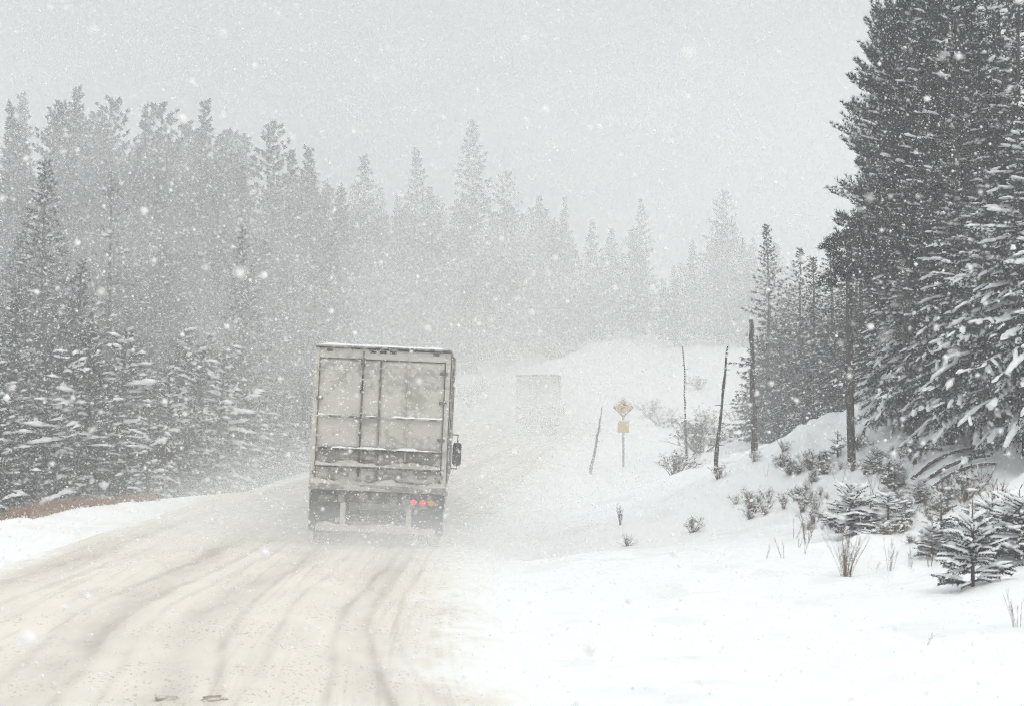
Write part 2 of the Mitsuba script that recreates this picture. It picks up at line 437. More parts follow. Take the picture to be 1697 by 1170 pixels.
def truck(name, label, cat, M, seed, lamps, ls=1):
    t = thing(name, label, cat)
    P = lambda n, mb, mat, parent=t, lab=None, **k: put(n, mb.ply(mat, to_world=M, **k), parent, lab)
    W, TOP, BOT, L = 1.28, 3.78, 1.10, 9.6
    # cargo box: side walls, roof, floor
    side = MB().box(-W, -W + .04, 0.06, L, BOT, TOP - .06).box(W - .04, W, 0.06, L, BOT, TOP - .06).box(-W, W, L - .04, L, BOT, TOP - .06)
    for s in (-1, 1):
        for yy in np.arange(0.75, L - .3, 0.62):
            side.box(s * W - (.014 if s < 0 else 0), s * W + (.014 if s > 0 else 0), yy, yy + .05, BOT + .1, TOP - .1, .004)
    P('cargo_box', side, 'm_frame')
    P('floor', MB().box(-W + .05, W - .05, 0.08, L - .06, BOT + .02, BOT + .14), 'm_frame')
    P('roof', MB().box(-W - .008, W + .008, 0.02, L + .01, TOP - .06, TOP), 'm_frame')
    put('roof_snow', mikit.ply(panel_roof(-W + .02, W - .02, .03, L - .05, TOP, seed), 'm_snow', smooth=True, to_world=M), t)
    # rear frame
    for s in (-1, 1):
        P('corner_post', MB().box(s * (W - .045) - .045, s * (W - .045) + .045, -.02, .06, BOT - .05, TOP - .05), 'm_panel')
    hd = P('header', MB().box(-W + .092, W - .092, -.022, .058, TOP - .24, TOP - .062), 'm_panel')
    for x in (-1.0, -.19, 0, .19, 1.0):
        P('marker_lamp', MB().box(x - .06, x + .06, -.045, -.024, TOP - .12, TOP - .075, .008), 'm_grime', hd)
    P('drip_rail', MB().box(-W + .01, W - .01, -.07, -.023, TOP - .062, TOP - .03), 'm_grime')
    # the two doors, each with its rods, hinges and three ledges
    for i, (x0, x1) in enumerate(((-W + .10, -.035), (-.022, W - .10))):
        d = put('door', mikit.ply(panel_mesh(x0, x1, 1.86, TOP - .25, .012, .035, seed + i), 'm_panel', smooth=True, to_world=M), t)
        put('lower_panel', mikit.ply(panel_mesh(x0, x1, 1.21, 1.855, .008, .06, seed + 9 + i), 'm_panel_low', smooth=True, to_world=M), d)
        xr = -.36 if i == 0 else .50
        rod = MB().tube([(xr, -.045, 1.22), (xr, -.045, TOP - .10)], (.017, .012)[i], 8)
        for zz in (1.4, 2.1, 2.9, 3.4):
            rod.box(xr - .04, xr + .04, -.066, -.024, zz, zz + .07, .006)
        P('lock_rod', rod, 'm_grime' if i == 0 else 'm_panel', d)
        P('handle', MB().box(xr - .03, xr + .34, -.075, -.055, 1.62, 1.66, .006), 'm_grime', d)
        xh = x0 + .02 if i == 0 else x1 - .02
        for zz in (1.35, 2.05, 2.75, 3.3):
            P('hinge', MB().box(xh - .07, xh + .07, -.055, -.018, zz, zz + .06, .008), 'm_frame', d)
    P('door_seal', MB().box(-.034, -.023, .002, .03, 1.22, TOP - .26, .003), 'm_frame')
    for j, (zz, hh, dep, gap) in enumerate(((2.47, .045, .07, .22), (1.86, .05, .09, .2), (1.53, .085, .12, 0.0))):
        r = P('ledge', MB().box(-W + .1, W - .1, -dep, -.028, zz - .035, zz, .008), 'm_grime' if j else 'm_frame')
        put('snow_cap', mikit.ply(snow_ridge(-W + .11, W - .11, -dep + .004, .0, zz - .006, hh, seed + j * 3.3, gap=gap), 'm_panel' if j == 2 else 'm_snow', smooth=True, to_world=M), r)
    s = P('sill', MB().box(-W, W, -.10, .05, BOT - .03, BOT + .09), 'm_panel_low')
    put('snow_cap', mikit.ply(snow_ridge(-W + .02, W - .02, -.10, .04, BOT + .085, .09, seed + 4.4), 'm_panel', smooth=True, to_world=M), s)
    # under the box
    P('cross_member', MB().box(*sorted((ls * -.72, ls * .60)), -.06, .02, .84, BOT - .035), 'm_grime')
    P('lamp_bracket', MB().box(*sorted((ls * .62, ls * 1.22)), -.07, .0, .78, BOT - .035), 'm_grime')
    for k, x in enumerate((.70, .87, 1.03)):
        mat = 'm_amber' if k == 2 else 'm_red'
        m = MB().mesh(trimesh.creation.cylinder(.058, .035, sections=18, transform=trimesh.transformations.translation_matrix([ls * x, -.09, .90]) @ trimesh.transformations.rotation_matrix(np.pi / 2, [1, 0, 0])))
        sh = m.ply(mat, to_world=M)
        if k < 2:
            sh['emitter'] = {'type': 'area', 'radiance': {'type': 'rgb', 'value': [lamps, lamps * .10, lamps * .07]}, 'sampling_weight': 0.02}
        put('tail_lamp', sh, t, 'amber lamp at the outer end of the row' if k == 2 else None)
    P('tail_lamp', MB().box(*sorted((ls * -1.08, ls * -.74)), -.09, -.02, .84, .96), 'm_grime', lab='unlit lamp box caked with road snow')
    for x in (-.62, .62):
        P('guard_post', MB().box(x - .05, x + .05, -.05, .03, .40, .837 if x < 0 else .777), 'm_panel')
    g = P('underride_guard', MB().box(-1.12, 1.12, -.08, .04, .30, .398), 'm_panel')
    put('snow_cap', mikit.ply(snow_ridge(-1.1, 1.1, -.08, .03, .394, .05, seed + 7.7), 'm_panel', smooth=True, to_world=M), g)
    for x in (-.97, .97):
        P('mud_flap', MB().box(x - .30, x + .30, .12, .145, .28, BOT - .03), 'm_rubber')
    for x in (-.45, .45):
        P('chassis_rail', MB().box(x - .05, x + .05, .05, L + .2, .86, BOT - .02), 'm_grime')
    for yy in (.95, 2.25):
        P('axle', MB().tube([(-1.0, yy, .5), (1.0, yy, .5)], .07, 8), 'm_grime')
        for x in (-.93, .93):
            wheel(t, x, yy, .5, .27, M, True)
    for x in (-1.22, 1.22):
        P('side_guard', MB().box(x - .03, x + .03, 3.2, 8.2, .62, .70).box(x - .03, x + .03, 3.2, 8.2, .95, 1.03), 'm_frame')
    # the cab in front of the box
    c = MB()
    prof = np.array([(L + .25, .75), (L + .25, 3.0), (L + 1.3, 3.05), (L + 1.9, 2.3), (L + 2.15, 1.95), (L + 2.15, .75)])
    v0 = np.vstack([np.c_[np.full(6, -1.12), prof], np.c_[np.full(6, 1.12), prof]])
    c.mesh(trimesh.convex.convex_hull(v0))
    cab = P('cab', c, 'm_cab')
    P('windshield', MB().box(-.95, .95, L + 1.72, L + 1.76, 2.2, 2.8), 'm_glass', cab)
    for s in (-1, 1):
        P('side_window', MB().box(s * 1.125 - .006, s * 1.125 + .006, L + .6, L + 1.5, 2.05, 2.75), 'm_glass', cab)
        mb = MB().box(s * 1.40 - .11, s * 1.40 + .11, L + 1.35, L + 1.45, 1.20, 1.76, .05)
        mr = P('mirror', mb, 'm_black')
        P('mirror_arm', MB().tube([(s * 1.10, L + 1.45, 1.95), (s * 1.41, L + 1.40, 1.95), (s * 1.41, L + 1.40, 1.70)], .018, 6).tube([(s * 1.10, L + 1.45, 1.12), (s * 1.41, L + 1.40, 1.12), (s * 1.41, L + 1.40, 1.22)], .018, 6), 'm_black', mr)
        wheel(t, s * 1.02, L + 1.3, .5, .29, M, False)
    P('front_axle', MB().tube([(-.9, L + 1.3, .5), (.9, L + 1.3, .5)], .06, 8), 'm_grime')
    P('front_bumper', MB().box(-1.15, 1.15, L + 2.16, L + 2.3, .45, .80), 'm_frame')
    return t


def panel_roof(x0, x1, y0, y1, z, seed):
    gx, gy = np.meshgrid(np.linspace(x0, x1, 26), np.linspace(y0, y1, 80))
    e = np.minimum(np.minimum(gx - x0, x1 - gx), np.minimum(gy - y0, y1 - gy))
    gz = z + .003 + sstep(0, .22, e) * (.035 + .05 * fb(gx * 2 + seed, gy * 2))
    return sheet(gx, gy, gz)


TR = at(620, 903, 36.0)
M1 = T().translate([float(TR[0]), 36.0, hz(TR[0], 36.0) - 0.03]).rotate([0, 0, 1], 1.2).rotate([0, 1, 0], 2.6)
truck('cargo_truck', 'nearer snow caked box truck with red tail lamps lit, driving away on the rutted road', 'truck', M1, 1.0, .13)
x2 = 1.5
M2 = T().translate([x2, 118.0, hz(x2, 118.0) + .02]).rotate([0, 0, 1], -3.0)
truck('cargo_truck', 'farther box truck almost lost in the blowing snow ahead of the nearer one', 'truck', M2, 5.0, 1.2, -1)


# ------------------------------------------------------------------ trees
def conifer(seed, H, R, nb, base=0.06, droop=0.35, up=0.25, twig=0.30, seg=0.16, k=4, nl=0.13, nw=0.03, snow=0.5, sb=1.0, power=0.85, gaps=0.0, tuft=False, lean=0.0, oct_snow=False, bare=0.0, hang=0.0):
    """(trunk, crown, snow) of one conifer standing at the origin"""
    rng = np.random.default_rng(seed)
    trunk, wood = MB(), MB()
    zz = np.linspace(-0.25, H, 9)
    bend = lean * (np.clip(zz, 0, H) / H) ** 1.6
    wob = 0.02 * H * np.stack([meshkit.noise(np.stack([zz * 0.3 + seed, zz * 0, zz * 0], -1)), meshkit.noise(np.stack([zz * 0.3, zz * 0 + seed, zz * 0], -1))], -1) - 0.01 * H
    wob[0] = wob[1] = 0
    pts = np.stack([bend + wob[:, 0], wob[:, 1], zz], -1)
    r0 = (0.0075 if tuft else 0.0125) * H + 0.015
    trunk.tube(pts, r0 * (1 - np.clip(zz, 0, H) / H) ** 0.85 + 0.006, 7)
    segP, segD, segL, spP, spD, spS = [], [], [], [], [], []
    for i in range(nb):
        t = (i + rng.random()) / nb
        rel = t ** 0.92
        z0 = H * (base + (1 - base - bare) * rel)
        if gaps and rng.random() < gaps * (1 - 0.5 * rel):
            continue
        L = R * max((1 - rel) ** power, 0.05) * rng.uniform(0.62, 1.15)
        if tuft:
            L = R * max((1 - rel) ** 0.45 * min(1, 0.45 + 1.4 * rel), 0.12) * rng.uniform(0.55, 1.15)
        az = i * 2.39996 + rng.normal() * 0.35
        h = np.array([math.cos(az), math.sin(az), 0])
        org = np.array([np.interp(z0, zz, pts[:, 0]), np.interp(z0, zz, pts[:, 1]), z0])
        upi = up * rng.uniform(0.6, 1.4) + 0.5 * rel ** 2
        dr_ = droop * rng.uniform(0.6, 1.4) * (1 - 0.75 * rel)
        ns = max(4, int(L / 0.22))
        s = np.linspace(0, 1, ns)
        side = np.array([-h[1], h[0], 0])
        tip = 0.45 * np.clip(s - 0.65, 0, 1) ** 1.5
        sw = rng.normal() * 0.10
        bp = org + h * (L * s)[:, None] + side * (L * sw * s * s)[:, None] + np.array([0, 0, 1.0]) * (L * (upi * s - dr_ * s * s + tip * (1.6 if tuft else 0.5)))[:, None]
        wood.tube(bp, np.linspace(0.010 + 0.008 * L, 0.004, ns), 4, cap=False)
        bd = np.gradient(bp, axis=0)
        ntw = max(3, int(L / twig * 2))
        for j in range(ntw):
            u = (j + 0.6 + 0.5 * rng.random()) / (ntw + 0.3)
            if u < (0.30 if tuft else 0.10) and L > 0.7:
                continue
            u = min(u, 1)
            p = np.array([np.interp(u, s, bp[:, q]) for q in range(3)])
            dv = np.array([np.interp(u, s, bd[:, q]) for q in range(3)])
            dv /= np.linalg.norm(dv) + 1e-9
            sg = -1 if j % 2 else 1
            last = j == ntw - 1
            if tuft:
                tl = rng.uniform(0.22, 0.42)
                d = dv * rng.uniform(.2, .7) + side * sg * rng.uniform(0, .6) + np.array([0, 0, rng.uniform(.35, 1.0)])
                if last:
                    d = dv + np.array([0, 0, .7])
            else:
                tl = (0.42 * L * (1 - u) + 0.20) * rng.uniform(0.6, 1.2)
                ang = rng.uniform(0.6, 1.05) * sg
                d = dv * math.cos(ang) + side * math.sin(ang) + np.array([0, 0, -dr_ * 0.55 - 0.1 + 0.3 * rel])
                if last:
                    d, tl = dv, 0.25
            d /= np.linalg.norm(d)
            m = max(1, int(tl / seg))
            q = (np.arange(m) + 0.5 * rng.random()) / m
            sag = -(0.12 if not tuft else 0) * tl * q ** 2
            sp = p + d * (tl * q)[:, None]
            sp[:, 2] += sag
            segP.append(sp)
            segD.append(np.repeat(d[None], m, 0) + np.array([0, 0, -0.2 if not tuft else .1]) * q[:, None])
            segL.append(np.full(m, nl * (1 - (.0 if tuft else .62) * rel ** 1.5)))
            if hang and rng.random() < hang:                       # twiglets hanging under the bough
                hl = rng.uniform(.12, .34)
                hm = max(2, int(hl / .1))
                hq = (np.arange(hm) + .5) / hm
                hd_ = unit(np.array([d[0] * .35, d[1] * .35, -1.0]) + rng.normal(size=3) * .15)
                segP.append(p + d * tl * rng.uniform(.2, .9) + hd_ * (hl * hq)[:, None])
                segD.append(np.repeat(hd_[None], hm, 0))
                segL.append(np.full(hm, nl))
            if rng.random() < snow:
                spP.append(p + d * tl * 0.45 + np.array([0, 0, 0.035 * sb + sag[-1] * .3]))
                spD.append(d * np.array([1, 1, .15]) if tuft else d + np.array([0, 0, -0.12]))
                w = rng.uniform(.7, 1.35) * sb
                spS.append((tl * 0.45 + .05, 0.062 * w, 0.040 * w))
        if snow > 0.15 and L > 0.4 and rng.random() < min(1, snow * 1.15):          # the ridge of snow along the bough
            a = rng.uniform(0.25, 0.55)
            for u in np.arange(a, 1.0, 0.17 / max(L, .4)):
                p = np.array([np.interp(u, s, bp[:, q]) for q in range(3)])
                dv = np.array([np.interp(u, s, bd[:, q]) for q in range(3)])
                w = rng.uniform(.6, 1.4) * sb
                spP.append(p + np.array([0, 0, 0.05 * sb]))
                spD.append(dv)
                spS.append((0.15 * w, 0.085 * w, 0.052 * w))
    top = pts[-1] - np.array([0, 0, 1.0]) * np.linspace(0, 0.5, 5)[:, None]
    segP.append(top)
    segD.append(np.repeat([[0, 0, 1.0]], 5, 0))
    segL.append(np.full(5, nl * .4))
    P, D, Ls = np.vstack(segP), np.vstack(segD), np.concatenate(segL)
    crown = MB()
    crown.add(*needles(P, D, Ls, nw, k, 0.55, rng))
    sn = MB()
    if spP:
        b = (OCT_V, OCT_F) if oct_snow else (BLOB_V, BLOB_F)
        sn.add(*blobs(np.array(spP), np.array(spD), np.array(spS), rng, base=b))
    return trunk, wood, crown, sn


protos = {}


def proto(name, *a, **k):
    trunk, wood, crown, sn = conifer(*a, **k)
    trunk.add(*wood.out())
    g = {'type': 'shapegroup', 'trunk': trunk.ply('m_bark'), 'crown': crown.ply('m_needle')}
    if sn.n:
        g['snow_load'] = sn.ply('m_snow', smooth=True)
    scene['kind_' + name] = g
    protos[name] = (a[1], sum(len(x) for m in (trunk, crown, sn) for x in m.f))


proto('near_spruce_a', 11, 10.0, 2.5, 190, base=.15, hang=.7, k=8, nl=.13, nw=.032, seg=.13, twig=.20, snow=.26, sb=1.15, droop=.66, up=.22, gaps=.12)
proto('near_spruce_b', 12, 8.0, 2.2, 170, base=.13, hang=.7, k=8, nl=.13, nw=.032, seg=.13, twig=.20, snow=.32, sb=1.4, droop=.82, up=.20, gaps=.12)
proto('near_fir', 13, 12.0, 2.2, 210, k=9, nl=.14, nw=.032, seg=.14, twig=.24, snow=.12, sb=.9, droop=.42)
proto('near_pine_a', 21, 13.0, 2.1, 120, base=.34, k=20, nl=.16, nw=.026, seg=.12, twig=.17, snow=.10, tuft=True, up=.12, droop=.1)
proto('near_pine_b', 22, 15.0, 2.4, 150, base=.22, k=20, nl=.16, nw=.026, seg=.12, twig=.18, snow=.14, tuft=True, up=.10, droop=.1)
for i in range(3):
    proto(f'mid_spruce_{i}', 31 + i, 10.0, (2.1, 2.4, 1.8)[i], 150, base=.03, k=8, nl=.24, nw=.075, seg=.30, twig=.34, snow=.10, sb=1.2, oct_snow=True, gaps=.05 * i)
    proto(f'young_{i}', 41 + i, 5.0, (1.5, 1.25, 1.7)[i], 75, base=.02, k=4, nl=.20, nw=.06, seg=.24, twig=.28, snow=.19, sb=1.5, droop=.5, oct_snow=True)
    proto(f'far_spruce_{i}', 51 + i, 16.0, (3.1, 2.6, 3.6)[i], 130, base=.06, k=7, nl=.55, nw=.22, seg=.45, twig=.50, snow=.0, sb=2.0, oct_snow=True, power=(.9, .7, .52)[i], gaps=.04 + .08 * i, droop=.3)
proto('snag_top', 61, 10.0, 1.2, 60, base=.45, k=3, nl=.22, nw=.06, seg=.3, twig=.4, snow=.15, sb=1.4, oct_snow=True, gaps=.45)
for i in range(4):
    proto(f'sapling_{i}', 71 + i, 1.3, (.55, .42, .62, .5)[i], (34, 22, 40, 26)[i], base=.03, bare=(.22, .12, .05, .10)[i], k=10, nl=.06, nw=.017, seg=.045, twig=.085, snow=(.42, .3, .6, .6)[i], sb=(.62, .5, .8, .75)[i], droop=.2, up=.42, power=.7, gaps=.22)


def tree(kind, x, y, h, name, label, cat='tree', group=None, rot=None, wide=1.0, sink=0.05, tilt=(0, 0), z=None):
    rng = random.Random(int(x * 977 + y * 131))
    s = h / protos[kind][0]
    z = hz(x, y) if z is None else z
    M = T().translate([float(x), float(y), z - sink]).rotate([1, 0, 0], tilt[0]).rotate([0, 1, 0], tilt[1]).rotate([0, 0, 1], rng.uniform(0, 360) if rot is None else rot).scale([s * wide, s * wide, s])
    k = put(name, {'type': 'instance', 'shapegroup': {'type': 'ref', 'id': 'kind_' + kind}, 'to_world': M}, None, label, cat, group)
    for part in ('snow_load', 'crown', 'leaves'):
        if part in scene['kind_' + kind]:
            labels[f'{k}__{part}'] = {'kind': 'stuff'}
    return k


def spire(kind, px, py, d, name, label, group=None, **k):
    """a tree whose tip is seen at the photograph's (px, py), d metres away"""
    p = at(px, py, d)
    h = p[2] - hz(p[0], d)
    return tree(kind, p[0], d, max(h, 1.0), name, label, group=group, **k)


# --- the tall dark stand on the right
spire('near_pine_a', 1506, -40, 42, 'pine_tree', 'tall pine with upturned tufts, its crown forming the left edge of the dark stand', wide=1.0)
spire('near_pine_b', 1585, -190, 40, 'pine_tree', 'bushy tall pine inside the left edge of the dark stand, its top cut off', wide=1.05)
spire('near_pine_b', 1462, 15, 47, 'pine_tree', 'shorter pine behind the left edge of the dark stand, its crown starting high', wide=.8)
spire('near_pine_a', 1650, -200, 44, 'pine_tree', 'dark pine crown at the upper right corner of the picture', wide=1.3)
spire('near_fir', 1600, -120, 44, 'fir_tree', 'dense dark fir standing deep in the right hand stand', wide=1.15)
spire('near_fir', 1470, 240, 49, 'fir_tree', 'fir behind the bare lower trunk of the slender pine', wide=1.1)
spire('near_fir', 1540, 150, 44, 'fir_tree', 'frosted fir in the middle of the right hand stand', wide=1.2)
spire('near_fir', 1690, -60, 40, 'fir_tree', 'dark fir at the right edge of the picture, behind the drooping spruces', wide=1.2)
spire('near_spruce_a', 1575, 300, 39.5, 'spruce_tree', 'spruce with bowed snowy boughs in the middle of the stand, above the fallen branches', wide=1.15)
spire('near_spruce_a', 1700, 170, 36, 'spruce_tree', 'big spruce hung with long snowy boughs near the right edge', wide=1.2)
spire('near_spruce_b', 1500, 430, 43, 'spruce_tree', 'smaller snowy spruce at the left foot of the right hand stand', wide=1.2)
spire('near_spruce_b', 1625, 380, 38, 'spruce_tree', 'snow laden spruce whose boughs hang over the fallen branches', wide=1.15)
spire('near_spruce_b', 1730, 330, 35, 'spruce_tree', 'nearest drooping spruce, cut by the right edge of the picture', wide=1.1)
spire('near_spruce_b', 1720, 600, 36, 'spruce_tree', 'low snowy spruce at the right edge, under the drooping one', wide=1.5)
spire('near_spruce_b', 1545, 610, 43, 'spruce_tree', 'rounded young spruce bent under snow at the top of the bank', wide=1.7)
spire('near_spruce_b', 1660, 640, 39, 'spruce_tree', 'bowed young spruce with a thick pad of snow, right of the fallen branches', wide=1.8)
spire('near_pine_b', 1485, 10, 45, 'pine_tree', 'wide tufted pine right above the bare trunk of the slender pine', wide=1.25)
spire('near_pine_b', 1530, -20, 46, 'pine_tree', 'tufted pine between the two tallest ones, partly filling the gap of sky', wide=1.1)
spire('near_fir', 1640, -20, 42, 'fir_tree', 'broad dark fir behind the big snowy spruce', wide=1.4)
spire('near_spruce_b', 1465, 560, 45, 'spruce_tree', 'low spruce on top of the bank just right of the slender pine', wide=1.8)
spire('near_spruce_a', 1640, 280, 39, 'spruce_tree', 'spruce with grey frosted boughs behind the bowed young one', wide=1.4)
spire('near_spruce_a', 1530, 470, 44, 'spruce_tree', 'leaning snowy spruce left of the bowed young one', wide=1.5, tilt=(0, -5))
for px, py, d, w_, lab in ((1545, 60, 44, 1.3, 'dark fir filling the middle of the stand in front of the pine trunks'), (1605, 130, 43, 1.3, 'dark fir between the middle of the stand and the big snowy spruce'),
                           (1665, 60, 42, 1.3, 'very dark fir right behind the top of the big snowy spruce'), (1500, 200, 46, 1.1, 'dark fir just right of the slender pine, its crown frosted')):
    spire('near_fir', px, py, d, 'fir_tree', lab, wide=w_)
for px, py, d in ((1430, 330, 56), (1480, 120, 58), (1540, 40, 60), (1610, 60, 55), (1680, 40, 52), (1750, 20, 46), (1760, 200, 40), (1440, 420, 62), (1520, 260, 62), (1590, 210, 60)):
    spire('near_fir', px, py, d, 'fir_tree', 'dark fir deep in the stand on the right, hidden by the trees in front', group='firs deep in the right hand stand', wide=1.2)

for px, py, d in ((1800, 60, 40), (1850, -20, 46), (1880, 200, 38), (1930, 40, 50), (1960, 150, 42), (2020, 60, 47), (2060, 220, 40)):
    spire('near_fir' if px % 20 else 'near_spruce_a', px, py, d, 'fir_tree', 'fir of the roadside stand, just beyond the right edge of the picture', group='firs beyond the right edge', wide=1.2)

# --- the slender pine with a bare trunk
pb = at(1412, 782, 42)
pz = hz(pb[0], 42)
g = at(1403, 400, 42)[2] - pz
k = thing('pine_tree', 'slender pine with a long bare trunk standing alone on the snowy bank', 'tree')
TRUNK = MB()
zz = np.linspace(-.3, g + .5, 14)
TRUNK.tube(np.stack([pb[0] - .012 * zz - .02 * np.sin(zz * .8), 42 + 0 * zz, pz + zz], -1), .094 - .0065 * zz, 9)
rng = np.random.default_rng(5)
for i in range(22):
    z = rng.uniform(1.0, g)
    a = rng.uniform(0, 6.28)
    L = rng.uniform(.08, .35)
    o_ = np.array([pb[0] - .012 * z, 42, pz + z])
    TRUNK.tube([o_, o_ + np.array([math.cos(a), math.sin(a), -.15]) * L * .6, o_ + np.array([math.cos(a), math.sin(a), -.5]) * L], [.014, .010, .005], 4)
put('trunk', TRUNK.ply('m_bark', smooth=50), k)
cr, cw = MB(), MB()
for i in range(26):
    z = g * rng.uniform(.80, 1.08)
    a = rng.uniform(0, 6.28)
    L = rng.uniform(.2, .62)
    o_ = np.array([pb[0] - .012 * z, 42, pz + z])
    e = o_ + np.array([math.cos(a), math.sin(a), rng.uniform(-.1, .4)]) * L
    cw.tube([o_, (o_ + e) / 2 - np.array([0, 0, .04]), e], [.014, .011, .006], 4)
    q = np.array([o_ + (e - o_) * u + rng.normal(size=3) * .07 for u in rng.uniform(.45, 1.05, 9)])
    cr.add(*needles(q, np.repeat([(e - o_) / L * .6 + np.array([0, 0, .5])], 9, 0), .17, .026, 22, .75, rng))
put('crown', cr.ply('m_needle'), k)
put('branch', cw.ply('m_bark'), k)

# --- the conifers behind the bank, between the poles and the stand
for n, (px, py, d, kind, lab) in enumerate((
        (1272, 372, 74, 0, 'pointed spruce left of the slender pine, the tallest of the hazy group behind the bank'),
        (1327, 412, 70, 1, 'hazy spruce between the pointed spruce and the slender pine'),
        (1350, 425, 64, 2, 'narrow hazy spruce close to the left of the slender pine'),
        (1378, 400, 60, 0, 'spruce whose crown touches the slender pine from behind'),
        (1300, 500, 80, 1, 'low grey spruce under the tip of the pointed one'))):
    spire(f'mid_spruce_{kind}', px, py, d, 'spruce_tree', lab, wide=1.25 if n else 1.0)
for px, py, d in ((1262, 560, 66), (1290, 545, 63), (1318, 520, 60), (1345, 500, 57), (1370, 490, 56), (1395, 470, 55), (1420, 430, 54), (1310, 600, 58), (1340, 590, 55), (1375, 575, 54), (1400, 560, 54), (1425, 520, 54), (1280, 620, 62), (1272, 520, 70), (1305, 470, 72), (1330, 540, 57), (1360, 540, 59), (1388, 520, 57), (1412, 470, 58), (1298, 570, 61), (1355, 620, 53)):
    spire(f'mid_spruce_{(px // 7) % 3}', px, py, d + 13, 'spruce_tree', 'grey spruce in the row behind the snowy bank, right of the broken trunks', group='spruces behind the bank', wide=1.45)

# --- the far forest beyond the clearing
named = ((785, 203, 168, 1, 1.0, 'tallest far tree, thin and ragged, rising above the skyline behind the nearer truck'),
         (690, 250, 165, 0, 1.0, 'far pointed tree left of the tallest one on the hazy skyline'),
         (603, 262, 160, 0, 1.1, 'far tree with a broad tip above the left half of the nearer truck'),
         (838, 288, 172, 2, .8, 'far tree just right of the tallest one on the skyline'),
         (1062, 332, 176, 0, 1.0, 'lone far conifer standing out of the low skyline right of centre'),
         (1198, 318, 172, 2, .9, 'far hazy conifer just left of the pointed spruce'),
         (893, 325, 178, 1, .8, 'first of two small far tips right of the tallest tree'),
         (935, 328, 180, 0, .7, 'second of two small far tips right of the tallest tree'))
for px, py, d, kd, wd, lab in named:
    spire(f'far_spruce_{kd}', px, py, d, 'conifer', lab, wide=wd)
rng = np.random.default_rng(77)
sky_x = [520, 560, 640, 700, 760, 800, 860, 900, 960, 1010, 1090, 1140, 1180, 1240, 1300, 1400]
sky_y = [300, 310, 325, 320, 335, 345, 350, 350, 360, 385, 400, 410, 375, 400, 420, 430]
for i in range(150):
    px = rng.uniform(480, 1420)
    d = rng.uniform(158, 200)
    py = np.interp(px, sky_x, sky_y) + abs(rng.normal()) * 38 + (rng.random() < .3) * 60 - 12
    w_ = 'behind and left of the nearer truck' if px < 640 else 'between the nearer truck and the farther one' if px < 850 else 'above the farther truck and the yellow sign' if px < 1080 else 'above the broken trunks'
    spire(f'far_spruce_{i % 3}', px, py, d, 'conifer', 'hazy grey conifer of the far forest, ' + w_, group='far conifers ' + w_, wide=rng.uniform(.75, 1.1))

# --- the forest on the left
named = ((70, 268, 76, 'mid_spruce_2', 1.15, 'dark narrow spruce spire standing before the forest at the far left'),
         (182, 285, 82, 'snag_top', 1.0, 'half bare tree with a tufted top, right of the dark spire on the left'),
         (405, 378, 84, 'mid_spruce_2', 1.0, 'thin dark spruce in front of the hazy forest, left of the nearer truck'),
         (28, 480, 68, 'mid_spruce_0', 1.2, 'shadowy spruce at the left edge, below the dark spire'),
         (128, 150, 122, 'far_spruce_0', .8, 'pointed tree on the left skyline, nearly the highest there'),
         (182, 168, 120, 'far_spruce_2', .8, 'tree at the right end of the high left skyline, beside the gap'),
         (240, 180, 124, 'far_spruce_0', .6, 'narrow tip just right of the gap in the left skyline'),
         (270, 178, 126, 'far_spruce_2', .9, 'broad crown right of the gap in the left skyline'),
         (340, 172, 126, 'far_spruce_0', .75, 'sharp tip rising above its neighbours on the left skyline'),
         (452, 208, 128, 'far_spruce_2', .9, 'last high crown of the left skyline before it steps down'),
         (512, 248, 134, 'far_spruce_0', .8, 'tree where the left skyline steps down to the nearer truck'))
for px, py, d, kd, wd, lab in named:
    spire(kd, px, py, d, 'spruce_tree' if 'far' not in kd else 'conifer', lab, wide=wd)
sx = [-80, 0, 60, 130, 190, 207, 240, 300, 340, 380, 450, 500, 540, 580]
sy = [150, 155, 150, 160, 185, 240, 215, 200, 205, 212, 220, 260, 290, 310]
for i in range(88):
    px = rng.uniform(-130, 590)
    d = rng.uniform(108, 150) + max(px - 280, 0) * .10
    py = np.interp(px, sx, sy) + abs(rng.normal()) * 35 + (rng.random() < .35) * 80 + 4
    w_ = 'at the far left' if px < 130 else 'in the middle of the left forest' if px < 340 else 'beside the nearer truck'
    spire(f'far_spruce_{i % 3}', px, py, d, 'conifer', 'tall hazy conifer on the left slope, ' + w_, group='tall left conifers ' + w_, wide=rng.uniform(.6, .95))
for i in range(70):
    px = rng.uniform(-160, 560)
    d = rng.uniform(66, 104)
    py = 430 + rng.uniform(-70, 200) + (d - 85) * -1.5
    d += max(px - 120, 0) * .10
    spire(f'mid_spruce_{i % 3}', px, py, d, 'spruce_tree', 'greyish mid sized spruce of the left forest, ' + ('at the far left' if px < 130 else 'between the far left and the nearer truck' if px < 340 else 'close to the nearer truck'), group='mid sized left spruces ' + ('at the far left' if px < 130 else 'in the middle' if px < 340 else 'close to the truck'), wide=rng.uniform(.95, 1.3))
for i in range(95):
    px = rng.uniform(-160, 560)
    d = rng.uniform(57, 72) + max(px - 260, 0) * .13
    py = rng.uniform(535, 775) + max(px - 330, 0) * .12
    spire(f'young_{i % 3}' if rng.random() < .6 else f'mid_spruce_{i % 3}', px, py, d, 'young_spruce', 'snowy young spruce at the left road edge, ' + ('behind the brown grass' if px < 200 else 'near the small dark sign' if px < 370 else 'close to the nearer truck'), group='young left spruces ' + ('behind the brown grass' if px < 200 else 'near the dark sign' if px < 370 else 'close to the truck'), wide=rng.uniform(.8, 1.7), tilt=(rng.normal() * 4, rng.normal() * 4))

